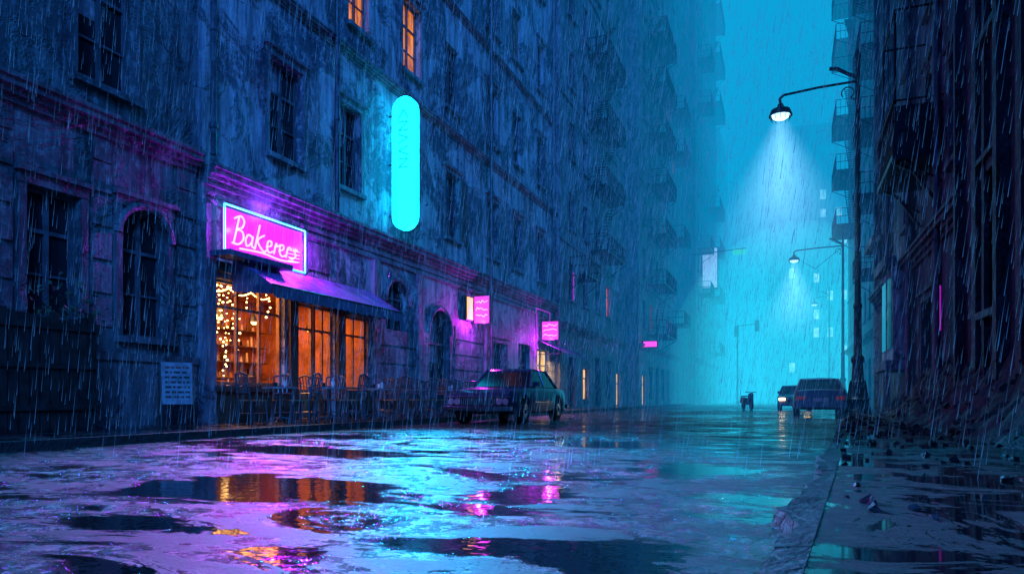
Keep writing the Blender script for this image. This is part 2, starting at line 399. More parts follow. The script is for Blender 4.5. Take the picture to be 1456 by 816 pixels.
j.pbox(P,15.55,16.25,.2,.87,-.17,-.14,D)
j.pbox(P,16.4,17.12,.2,.87,-.17,-.14,D)
j.pbox(P,12.45,15.1,.86,.99,.0,.2,'wood_dark'); j.pbox(P,12.52,15.1,.1,.86,.0,.1,'wood_dark'); j.pbox(P,17.6,19.05,.1,.94,.0,.09,'wood_dark')
j.pbox(P,15.1,15.42,.1,3.6,.0,.12,'wood_dark'); j.pbox(P,17.23,17.58,.1,3.6,.0,.12,'wood_dark')
j.pbox(P,12.52,19.1,3.62,3.85,0,.16,'wood_dark')
j.build('shopfront_joinery',e)
r=MB(); x0,x1=WX-4,WX-.3; M='interior_wall'
r.face([(x0,12.3,.1),(x0,19.1,.1),(x0,19.1,3.8),(x0,12.3,3.8)],M)
r.face([(x0,12.3,.1),(x1,12.3,.1),(x1,12.3,3.8),(x0,12.3,3.8)],M); r.face([(x0,19.1,.1),(x1,19.1,.1),(x1,19.1,3.8),(x0,19.1,3.8)],M)
r.face([(x0,12.3,3.8),(x1,12.3,3.8),(x1,19.1,3.8),(x0,19.1,3.8)],M); r.face([(x0,12.3,.14),(x1,12.3,.14),(x1,19.1,.14),(x0,19.1,.14)],'wood_warm')
for z in (1.3,1.8,2.3,2.8):
    r.box(x0+.02,x0+.35,13.4,18.6,z,z+.04,'wood_dark')
    y=13.5
    while y<18.5:
        h=R(.12,.34); r.cyl((x0+.2,y,z+.04),(x0+.2,y,z+.04+h),.05,.03,random.choice(['wood_warm','table_top','white_board','glass_dark']),7); y+=R(.14,.3)
r.box(x0+1.0,x0+1.6,13.6,18.6,.14,1.15,'wood_dark'); r.box(x0+.95,x0+1.7,13.5,18.7,1.15,1.2,'wood_warm')
for y in (13.3,14.6,15.9,17.2,18.4):
    r.cyl((WX-1.8,y,3.8),(WX-1.8,y,3.1),.01,.01,'iron',4); r.lathe((WX-1.8,y,2.85),[(.16,0),(.1,.15),(.03,.25)],'iron',10); r.ball((WX-1.8,y,2.86),.09,'bulb_warm')
for y in (13.0,14.2,18.2):
    r.cyl((WX-.9,y,.14),(WX-.9,y,.85),.03,.03,'iron'); r.cyl((WX-.9,y,.85),(WX-.9,y,.89),.35,.35,'wood_warm',14)
    for a in (-.12,.1): r.lathe((WX-.9+a,y+a,.89),[(.05,0),(.06,.1),(.02,.2),(.02,.3)],'white_board',8)
for u0,u1,z0 in ((14.2,14.55,1.05),(13.9,14.15,1.05),(17.75,18.1,1.0)):
    r.lathe((WX-.5,(u0+u1)/2,z0),[(.08,0),(.12,.2),(.1,.22),(.02,.5),(.0,.55)],'wood_dark',8)
r.build('cafe_interior',e)
def light(name,kind,loc,energy,col,size=.1,rot=None,parent=None,sy=None,spot=None,blend=.6):
    l=bpy.data.lights.new(name,kind); l.energy=energy; l.color=col
    if kind=='AREA':
        l.size=size
        if sy: l.shape='RECTANGLE'; l.size_y=sy
    elif kind in('POINT','SPOT'): l.shadow_soft_size=size
    if spot: l.spot_size=spot; l.spot_blend=blend
    o=bpy.data.objects.new(name,l); scene.collection.objects.link(o); o.location=loc
    if rot: o.rotation_euler=rot
    if parent: o.parent=parent
    return o
def aim(d): return Vector(d).to_track_quat('-Z','Y').to_euler()
light('ceiling_lamp','AREA',(WX-1.8,14.0,3.7),300,(1,.38,.08),2.2,(0,0,0),e,sy=2.4)
light('ceiling_lamp','AREA',(WX-1.8,17.2,3.7),140,(1,.26,.06),2.2,(0,0,0),e,sy=2.4)
f=MB()
for yy in (12.75,12.9,13.02,13.16,13.3,13.44,13.58,13.75,14.1,14.5,14.85):
    L=R(1.2,2.4) if yy<13.8 else R(.3,.9); z=3.4; x=WX-.42; pts=[]
    while z>3.42-L:
        p=(x+R(-.05,.05),yy+R(-.06,.06),z); pts.append(p); z-=R(.09,.18)
        f.ball(p,R(.014,.028),'fairy_bulb',4)
    f.tube(pts,.004,'iron',3)
pts=[]
for i in range(40):
    t=i/39; p=(WX-.42,12.7+2.2*t,3.38-.12*abs(math.sin(t*9))); pts.append(p); f.ball(p,.018,'fairy_bulb',4)
f.tube(pts,.004,'iron',3); f.build('string_lights')
a=MB(); y0,y1=12.95,18.75
nst=22
for i in range(nst):
    ya=y0+(y1-y0)*i/nst; yb=y0+(y1-y0)*(i+1)/nst
    sg=.03*math.sin(i*1.7); sg2=.03*math.sin((i+1)*1.7)
    x0,z0,x1,z1=WX+.17,4.02,WX+1.35,3.3
    xm,zm=(x0+x1)/2,(z0+z1)/2-.05
    a.face([(x0,ya,z0),(x0,yb,z0),(xm,yb,zm+sg2),(xm,ya,zm+sg)],'awning_cloth'); a.face([(xm,ya,zm+sg),(xm,yb,zm+sg2),(x1,yb,z1),(x1,ya,z1)],'awning_cloth')
    n=6
    for q in range(n):
        a0,a1=q/n,(q+1)/n; f0=.25+.05*math.sin(a0*math.pi); f1=.25+.05*math.sin(a1*math.pi)
        u,v=ya+(yb-ya)*a0,ya+(yb-ya)*a1
        a.face([(x1+.004,u,z1),(x1+.004,v,z1),(x1+.02,v,z1-f1),(x1+.02,u,z1-f0)],'awning_dark')
for yy in (y0,y1):
    a.face([(x0,yy,z0),(x1,yy,z1),(x1,yy,z1-.22),(x0,yy,z1-.1)],'awning_dark')
    a.cyl((x0,yy+.03,3.1),(x1,yy+.03,z1-.02),.02,.02,'iron',6)
a.cyl((x1,y0,z1),(x1,y1,z1),.025,.025,'iron',6)
a.build('awning')
c=MB(); c.box(WX+.18,WX+.75,12.25,14.4,3.9,4.02,'awning_dark'); c.build('door_canopy')
e=empty('neon_cafe_sign'); q=MB(); P=PL(WX)
q.pbox(P,12.72,15.5,4.12,5.12,.1,.16,'neon_pink_panel')
for u in (13,15.2): q.pbox(P,u,u+.08,4.2,5.0,.0,.1,'iron')
q.build('back_panel',e)
q=MB(); fr=[P(12.66,4.06,.22),P(15.56,4.06,.22),P(15.56,5.18,.22),P(12.66,5.18,.22),P(12.66,4.06,.22)]
q.tube(fr,.024,'neon_blue_tube',8); q.build('border_tube',e)
q=MB()
strokes=[
 [(0,0),(.04,.5),(.08,1)],[(-.05,.9),(.12,1.05),(.24,.9),(.2,.65),(.06,.55),(.22,.5),(.27,.25),(.15,.02),(-.04,.02)],
 [(.52,.42),(.4,.46),(.34,.25),(.4,.04),(.52,.2),(.54,.45),(.54,.1),(.62,.05)],
 [(.64,0),(.72,.95)],[(.9,.62),(.70,.35),(.92,.0),(1.0,.08)],
 [(1.0,.22),(1.14,.3),(1.14,.46),(1.04,.44),(1.02,.2),(1.1,.03),(1.24,.12)],
 [(1.26,.02),(1.3,.45),(1.34,.34),(1.44,.44)],
 [(1.42,.2),(1.56,.3),(1.55,.45),(1.45,.42),(1.45,.15),(1.54,.02),(1.66,.1)],
 [(1.68,.02),(1.72,.42),(1.84,.4)],[(2.05,.42),(1.92,.4),(2.02,.2),(1.9,.02),(1.8,.06)],
 [(.2,-.12),(.9,-.06),(1.5,-.14),(2.1,-.05)]]
def smooth(p,n=4):
    out=[]
    for i in range(len(p)-1):
        p0=p[max(0,i-1)];p1=p[i];p2=p[i+1];p3=p[min(len(p)-1,i+2)]
        for k in range(n):
            t=k/n
            out.append(tuple(.5*((2*p1[c])+(-p0[c]+p2[c])*t+(2*p0[c]-5*p1[c]+4*p2[c]-p3[c])*t*t+(-p0[c]+3*p1[c]-3*p2[c]+p3[c])*t**3) for c in (0,1)))
    out.append(p[-1]); return out
for st in strokes:
    pp=[P(12.95+x*1.1+.1*y,4.32+y*.66,.21) for x,y in smooth(st)]
    q.tube(pp,.023,'neon_pink',6)
for y in range(4): q.tube([P(14.9,4.28+.09*y,.2),P(15.35,4.3+.09*y,.2)],.012,'neon_pink',5)
q.build('lettering_tube',e)
for u,en in ((13.0,150),(15.4,210)):
    light('tube_light','POINT',(WX+.34,u,4.65),en,(.45,.015,1),.03,parent=e)
light('tube_light','POINT',(WX+.5,14.1,5.25),60,(.28,.04,1),.03,parent=e)
light('tube_light','SPOT',(WX+.4,14.1,4.6),6500,(.66,.012,1),.35,aim((.62,-.62,-.50)),e,spot=math.radians(50),blend=.9)
e=empty('neon_blade_sign'); q=MB(); cx,yy,zb,zt,rr=WX+.62,20.2,6.2,10.55,.44
def cap(r,z0,z1,n=10):
    pts=[(cx+r*math.cos(math.pi*i/n),z1-r+r*math.sin(math.pi*i/n)) for i in range(n+1)]
    pts+=[(cx-r*math.cos(math.pi*i/n),z0+r-r*math.sin(math.pi*i/n)) for i in range(n+1)]
    return pts
out=cap(rr,zb,zt)
q.face([(x,yy-.12,z) for x,z in out],'neon_cyan'); q.face([(x,yy+.12,z) for x,z in out][::-1],'neon_cyan')
for (x,z),(x2,z2) in zip(out,out[1:]+out[:1]): q.face([(x,yy-.12,z),(x2,yy-.12,z2),(x2,yy+.12,z2),(x,yy+.12,z)],'neon_cyan')
q.build('light_box',e)
q=MB(); z=zt-.45
while z>zb+2.0:
    s=.17; xx=cx-.0
    gl=random.choice([[(-s,0),(s,0),(-s,-.28),(s,-.28)],[(-s,0),(-s,-.28),(s,-.28)],[(s,0),(-s,-.14),(s,-.28)],[(-s,-.28),(0,0),(s,-.28)],[(-s,0),(s,-.14),(-s,-.28)]])
    q.tube([(xx+a,yy-.15,z+b) for a,b in gl],.03,'neon_cyan_text',5); z-=.40
q.build('lettering',e)
q=MB()
for z in (6.7,8.4,10.0): q.cyl((WX,yy,z),(WX+.25,yy,z),.03,.03,'iron',6)
q.tube([(WX,yy,10.9),(WX+.5,yy,10.5)],.015,'iron',5); q.build('brackets',e)
light('box_light','SPOT',(cx+.5,yy-.3,6.5),24000,(.0,.46,1),.4,aim((9.0,-15.5,-6.2)),e,spot=math.radians(56),blend=1)
def boxsign(y,z,w,h,name):
    e=empty(name); q=MB(); x=WX+.2
    q.box(x,x+w,y-.09,y+.09,z-h/2,z+h/2,'iron')
    q.box(x+.04,x+w-.04,y-.105,y+.105,z-h/2+.04,z+h/2-.04,'neon_pink_box')
    q.build('box',e); q=MB()
    for i in range(3):
        zz=z+h*.28-i*h*.26; pts=[(x+.1+(w-.2)*t/7,y-.12,zz+R(-.07,.07)) for t in range(8)]
        q.tube(pts,.02,'neon_pink',5)
    q.build('lettering',e); q=MB()
    q.cyl((WX,y,z+h/2+.08),(x+w,y,z+h/2+.08),.02,.02,'iron'); q.cyl((x+w,y,z+h/2+.08),(x+w,y,z+h/2),.015,.015,'iron')
    q.build('bracket',e)
    light('sign_light','POINT',(x+w*.5,y-.3,z-h*.5),160,(.7,.03,1),.06,parent=e)
boxsign(26.6,4.35,.72,1.15,'neon_bar_sign'); boxsign(35.2,4.25,.95,1.0,'neon_bar_sign')
q=MB(); q.box(WX+.03,WX+.22,25.75,26.35,3.85,4.85,'iron'); q.box(WX+.06,WX+.26,25.8,26.3,3.9,4.8,'neon_yellow'); q.build('wall_lantern')
q=MB(); q.tube([(WX+.06,34.7,3.7),(WX+.06,34.7,5.4),(WX+.06,36.9,5.4),(WX+.06,36.9,3.7)],.03,'neon_pink_soft',6); q.build('neon_window_frame')
a=MB(); x0,x1=WX+.05,WX+1.6
for i in range(12):
    ya=35+.35*i; yb=ya+.35; mt='awning_dark' if i%2 else 'awning_cloth'
    a.face([(x0,ya,3.75),(x0,yb,3.75),(x1,yb,3.05),(x1,ya,3.05)],mt); a.face([(x1,ya,3.05),(x1,yb,3.05),(x1+.02,yb,2.85),(x1+.02,ya,2.85)],mt)
for yy in (35,39.2): a.cyl((x0,yy,3.0),(x1,yy,3.02),.025,.025,'iron',6)
a.build('awning')
light('shop_lamp','AREA',(WX+.6,36.5,2.8),60,(1,.6,.25),.6,(0,0,0))
def tower(name,P,u0,u1,h,mat,fl=4.2,ww=1.2,gap=3.1,z0=6.5,lit={},gf=True,depth=10,det=1):
    e=empty(name); w=MB(); ops=[]; n=int((u1-u0-1)/gap); off=(u1-u0-n*gap)/2+gap/2-ww/2
    for i in range(n):
        u=u0+off+i*gap; z=z0; k=0
        while z<h-3:
            ops.append(W(u,u+ww,z,z+fl*.52,glass=lit.get((i,k),'glass_dark'),plain=True)); z+=fl; k+=1
        if gf: ops.append(W(u-.2,u+ww+.2,.6 if i%2 else .14,2.6 if (i,-1) in lit else 3.4,kind='door',glass=lit.get((i,-1),'glass_dark')))
    facade(w,P,u0,u1,-.2,h,ops,mat,detail=det); body(w,P,u0,u1,h,depth,mat)
    cornice(w,P,u0,u1,4.6,'stone_trim',1); cornice(w,P,u0,u1,h-.4,'stone_trim',1.6)
    z=z0+fl-1
    while z<h-3: w.pbox(P,u0,u1,z,z+.12,-.01,.1,'stone_trim'); z+=fl*2
    w.build('walls',e); return e
e=tower('brick_apartment_building',PL(-12.0),38.05,55,38,'plaster_far',lit={(3,0):'window_lit_red',(1,-1):'window_lit_yellow',(4,-1):'window_lit_yellow',(2,2):'window_faint_blue'})
q=MB()
for z in (10.2,14.4,18.6,22.8): fire_escape(q,PL(-12.0),44,49.5,z,1.3,ladder=(0,4.2))
q.build('fire_escape',e)
q=MB(); fire_escape(q,PL(-12.0),40,43,8.0,1.1); q.build('balcony',e)
e=tower('stone_apartment_building',PL(-10.9),55.05,78,46,'plaster_far',lit={(4,5):'window_lit_red',(1,0):'window_lit_red',(5,1):'window_lit_red',(0,-1):'window_lit_yellow',(5,4):'window_lit_red',(3,2):'window_lit_red'})
q=MB()
for z in (6,10.2,14.4,18.6,22.8,27,31.2): fire_escape(q,PL(-10.9),59,65,z,1.5,1.2,ladder=(0,4.2))
for z in (8,16.4,24.8,29): fire_escape(q,PL(-10.9),70,75,z,1.5,1.2)
q.build('fire_escape',e)
e=tower('tall_apartment_building',PL(-9.3),78.05,102,62,'plaster_far',lit={(2,1):'window_lit_red'})
q=MB()
for z in (6,13,19,24,37,43,49,55): fire_escape(q,PL(-9.3),90,98,z+.3,1.5,1.3,ladder=(0,5))
for z in (12,17,33,38,50): fire_escape(q,PL(-9.3),80,84,z+.3,1.4,1.3)
q.build('fire_escape',e)
q=MB(); q.box(-9.2,-7.6,84,84.3,13.5,18.0,'neon_white'); q.box(-9.3,-7.5,84.31,84.5,13.3,18.2,'iron'); q.build('illuminated_billboard')
q=MB(); q.box(-10.7,-9.7,56,56.2,4.8,5.2,'neon_pink_box'); q.box(-10.9,-9.6,56.21,56.3,4.7,5.3,'iron'); q.build('neon_shop_sign')
q=MB(); q.tube([(-11.9,40.4,6.4),(-11.9,40.4,8.2)],.04,'neon_pink_soft',6); q.build('neon_strip_sign')
# ================================================================ RIGHT BUILDINGS
e=empty('dark_corner_building'); w=MB(); P=PR(3.25)
ops=[W(y,y+1.1,z,z+2.4) for y in (4,8.5,13.4) for z in (2.2,7)]
facade(w,P,2,17,-.2,11,ops,'plaster_black',trim='plaster_black'); body(w,P,2,17,11,9,'plaster_black')
u=8.2
while u<16.8:
    a=R(.12,.3); w.pbox(P,u,u+a,-.1,R(9,10.9),0,R(.06,.22),'plaster_black'); u+=a+R(.2,1.2)
w.build('walls',e)
e=empty('balcony_apartment_building'); w=MB(); P=PR(3.6)
ops=[]
for y in (18.2,21.2,25.2,29.2,32.0): 
    for z in (6.2 if y!=21.2 else 7.05,11.2): ops.append(W(y,y+1.1,z,z+2.5))
ops+=[W(31,32.4,.14,3.2,kind='door'),W(21,23,1.0,3.4)]
PRM='plaster_right'
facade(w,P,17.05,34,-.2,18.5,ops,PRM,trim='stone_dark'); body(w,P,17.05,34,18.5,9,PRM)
cornice(w,P,17.05,34,4.6,'stone_dark'); 
for u,h in ((17.4,18),(20.4,18),(24.3,18),(30.6,18),(33.6,18)): w.pbox(P,u,u+.35,0,h,0,.16,'stone_dark')
for u in (19.6,24.0,28.7): w.cyl(P(u,.1,.24),P(u,18,.24),.07,.07,'zinc_pipe',8)
w.pbox(P,25.0,28.0,4.9,5.2,0.4,.75,'stone_trim'); w.pbox(P,25.15,27.85,1.9,4.89,0.02,.5,'plaster_peeling'); w.pbox(P,24.9,28.1,1.6,1.9,0,.75,'stone_trim')
w.pbox(P,25.3,26.3,2.3,4.6,.5,.52,'glass_dark'); w.pbox(P,26.7,27.7,2.3,4.6,.5,.52,'glass_dark')
w.pbox(P,30.2,33.0,6.7,6.95,0.17,.6,'stone_trim')
w.build('walls',e)
q=MB(); fire_escape(q,P,20.2,23.4,7.0,1.1,1.25)
q.pbox(P,20.15,23.45,6.75,6.99,0,1.13,'iron')
for u in (20.2,23.4): q.pbox(P,u-.02,u+.02,7.0,8.1,.02,1.08,'iron')
q.pbox(P,20.2,23.4,7.0,7.75,1.06,1.1,'iron')
for u in (20.3,22.6): q.cyl(P(u,8.2,1.05),P(u,10.6,1.05),.03,.03,'iron'); q.cyl(P(u,10.6,1.05),P(u,10.6,0),.03,.03,'iron')
q.cyl(P(20.3,10.6,1.05),P(22.6,10.6,1.05),.03,.03,'iron')
for u in (20.5,23.1):
    q.tube([P(u,6.75,1.0),P(u,6.5,.6),P(u,6.0,.3),P(u,5.6,.05)],.05,'iron')
q.build('balcony',e)
q=MB(); q.tube([(3.15,18.0,2.2),(3.15,18.0,3.2)],.015,'neon_pink_soft'); q.build('neon_strip_sign')
e=tower('old_apartment_building',PR(5.2),38,72,44,'plaster_far',z0=6.2,det=1)
q=MB()
for z in (8,12.2,16.4,20.6,24.8,29,33.2): fire_escape(q,PR(5.2),44,49,z,1.4,1.2)
for z in (13.2,17.4,21.6,27.5,32,36): fire_escape(q,PR(5.2),60,66,z+1,1.7,1.2,ladder=(0,4.2))
q.build('fire_escape',e)
tower('high_rise_building',PR(8.5),80,116,52,'plaster_far',gap=4)
tower('distant_block_building',PF(205),-60,12,95,'plaster_far',fl=4.5,gap=4.5,ww=1.8,z0=6,depth=20,det=0)
lit={}; lit2={}
for i in range(16):
    for k in range(24):
        if random.random()<.30: lit[(i,k)]='window_lit_cyan'
        if random.random()<.14: lit2[(i,k)]='window_lit_cyan'
tower('distant_tower_building',PF(122),2.5,40,29,'plaster_far',fl=2.9,gap=2.0,ww=.8,z0=4.6,lit=lit,depth=16,det=0)
tower('distant_block_building',PF(128),-3.5,36,46,'plaster_far',fl=3.2,gap=2.4,ww=.9,z0=5,lit=lit2,depth=14,det=0)
tower('distant_block_building',PF(118),-34,-10.2,44,'plaster_far',fl=4,gap=3.6,ww=1.6,z0=5,depth=16,det=0)
tower('distant_block_building',PF(240),10,90,120,'plaster_far',fl=5,gap=5,ww=2,z0=6,depth=20,det=0)
# ================================================================ STREET LAMPS
m=bpy.data.materials.new('lamp_mist'); m.use_nodes=True; nt=m.node_tree; nt.nodes.clear(); MATS['lamp_mist']=m  # self-glowing volume, its falloff shaped to imitate the lamp's beam
o=nt.nodes.new('ShaderNodeOutputMaterial'); em=nt.nodes.new('ShaderNodeEmission'); tc=nt.nodes.new('ShaderNodeTexCoord'); sx=nt.nodes.new('ShaderNodeSeparateXYZ')
nt.links.new(tc.outputs['Object'],sx.inputs[0])
dz=mth(nt,'MULTIPLY',sx.outputs[2],-1)
rad=mth(nt,'SQRT',mth(nt,'ADD',mth(nt,'POWER',mth(nt,'ABSOLUTE',sx.outputs[0]),2),mth(nt,'POWER',mth(nt,'ABSOLUTE',sx.outputs[1]),2)))
rc=mth(nt,'MULTIPLY_ADD',dz,.62,.40)
q1=mth(nt,'POWER',mth(nt,'MAXIMUM',mth(nt,'SUBTRACT',1,mth(nt,'DIVIDE',rad,rc)),0),1.7)
q2=mth(nt,'POWER',mth(nt,'MAXIMUM',mth(nt,'SUBTRACT',1,mth(nt,'DIVIDE',dz,6.8)),0),2.2)
st_=mth(nt,'MULTIPLY',mth(nt,'MULTIPLY',q1,q2),1.3)
em.inputs[0].default_value=(.28,.66,1,1); nt.links.new(st_,em.inputs[1]); nt.links.new(em.outputs[0],o.inputs['Volume'])
m.cycles.emission_sampling='NONE'
def lamp(name,x,y,arm=2.75,en=900,cone=True):
    e=empty(name,(x,y,.12)); q=MB()
    q.lathe((0,0,0),[(.5,0),(.5,.12),(.42,.16),(.4,.5),(.44,.55),(.36,.62),(.26,1.1),(.3,1.2),(.22,1.3),(.19,1.9),(.24,2.0),(.24,2.12),(.15,2.25),(.13,4),(.16,4.05),(.16,4.15),(.115,4.25),(.1,9),(.085,13.6),(.12,13.65),(.12,13.75),(.03,13.95),(.0,14.2)],'iron',14)
    for i in range(8):
        t=i*math.pi/4; q.cyl((.41*math.cos(t),.41*math.sin(t),.15),(.27*math.cos(t),.27*math.sin(t),1.15),.035,.03,'iron',5)
    q.build('post',e,smooth=True)
    q=MB(); q.tube([(0,0,12.75),(-arm*.5,0,12.72),(-arm+.1,0,12.62),(-arm-.05,0,12.5),(-arm-.02,0,12.3)],.05,'iron',8)
    q.tube([(0,0,12.9),(-.3,0,13.05),(-.75,0,13.35),(-1.0,0,13.38)],.075,'iron',8)
    q.tube([(0,0,12.0)]+[(-.35+.22*math.cos(t),0,12.35+.22*math.sin(t)) for t in [ -1.2+.5*i for i in range(11)]],.025,'iron',6)
    q.build('arm',e)
    q=MB(); hx=-arm-.02
    q.lathe((hx,0,0),[(.03,12.32),(.1,12.28),(.14,12.15),(.36,12.05),(.44,11.86),(.45,11.80),(.4,11.80)],'iron',16)
    for i in range(12):
        t=i*math.pi/6; q.cyl((hx+.4*math.cos(t),.4*math.sin(t),11.8),(hx+.34*math.cos(t),.34*math.sin(t),11.62),.012,.012,'iron',4)
    q.build('lamp_shade',e,smooth=True)
    q=MB(); q.lathe((hx,0,0),[(.36,11.84),(.33,11.76),(.2,11.68),(.0,11.66)],'lamp_glow',16); q.build('lens',e,smooth=True)
    light('bulb','SPOT',(hx,0,11.5),en,(.35,.72,1),.15,(0,0,0),e,spot=math.radians(95),blend=.9)
    if cone:
        q=MB(); q.cyl((0,0,0),(0,0,-6.8),.42,4.6,'lamp_mist',20); o=q.build('lit_mist',e); o.location=(hx,0,11.6)  # emissive cone drawn in place of lamplight scattered by mist
    return e
lamp('street_lamp',2.5,30,2.75,2600); lamp('street_lamp',4.1,62,3.6,1500); lamp('street_lamp',4.6,92,1.6,700,False)
q=MB(); q.tube([(3.6,33.5,9.0),(2.6,38,8.2),(1.5,45,8.3),(1.0,60,11.5)],.015,'iron',4); q.build('overhead_wire')
def fogmat(name,sig,em_):  # absorbing fog; its brightness is emitted by the volume, not scattered light
    m=bpy.data.materials.new(name); m.use_nodes=True; nt=m.node_tree; nt.nodes.clear()
    o=nt.nodes.new('ShaderNodeOutputMaterial'); a=nt.nodes.new('ShaderNodeVolumeAbsorption'); em=nt.nodes.new('ShaderNodeEmission'); ad=nt.nodes.new('ShaderNodeAddShader')
    mx=max(em_); em.inputs[0].default_value=(em_[0]/mx,em_[1]/mx,em_[2]/mx,1); em.inputs[1].default_value=mx
    if sig>0:
        a.inputs[0].default_value=(0,0,0,1); a.inputs[1].default_value=sig
        nt.links.new(a.outputs[0],ad.inputs[0]); nt.links.new(em.outputs[0],ad.inputs[1]); nt.links.new(ad.outputs[0],o.inputs['Volume'])
    else: nt.links.new(em.outputs[0],o.inputs['Volume'])
    m.cycles.emission_sampling='NONE'
    MATS[name]=m
e=empty('fog')
def fogbox(y0,sig,tgt,x0=-70,x1=70,z1=125,y1=300):  # nested fog boxes, cyan haze light put in as emission
    k=len(MATS); n='mist_%d'%k; fogmat(n,sig,tuple(c*sig for c in tgt)); q=MB(); q.box(x0,x1,y0,y1,-.5-.01*k,z1,n); q.build('mist_bank',e)
def glowball(c,rx,ry,rz,em_):  # emission-only ellipsoid, a soft painted glow added down the street
    k=len(MATS); n='mist_%d'%k; fogmat(n,0,em_); q=MB(); q.ball((0,0,0),1,n,20,28); o=q.build('mist_bank',e,smooth=True); o.location=c; o.scale=(rx,ry,rz)
fogbox(21,.006,(.002,.12,.42))
fogbox(44,.009,(.003,.38,.75),x0=-72,x1=72,z1=123,y1=302)
fogbox(70,.012,(.005,.66,1.02),x0=-73,x1=73,z1=122,y1=303)
fogbox(108,.013,(.01,.80,1.15),x0=-74,x1=74,z1=121,y1=304)
glowball((1,84,2),14,30,17,(.0008,.0125,.0125))
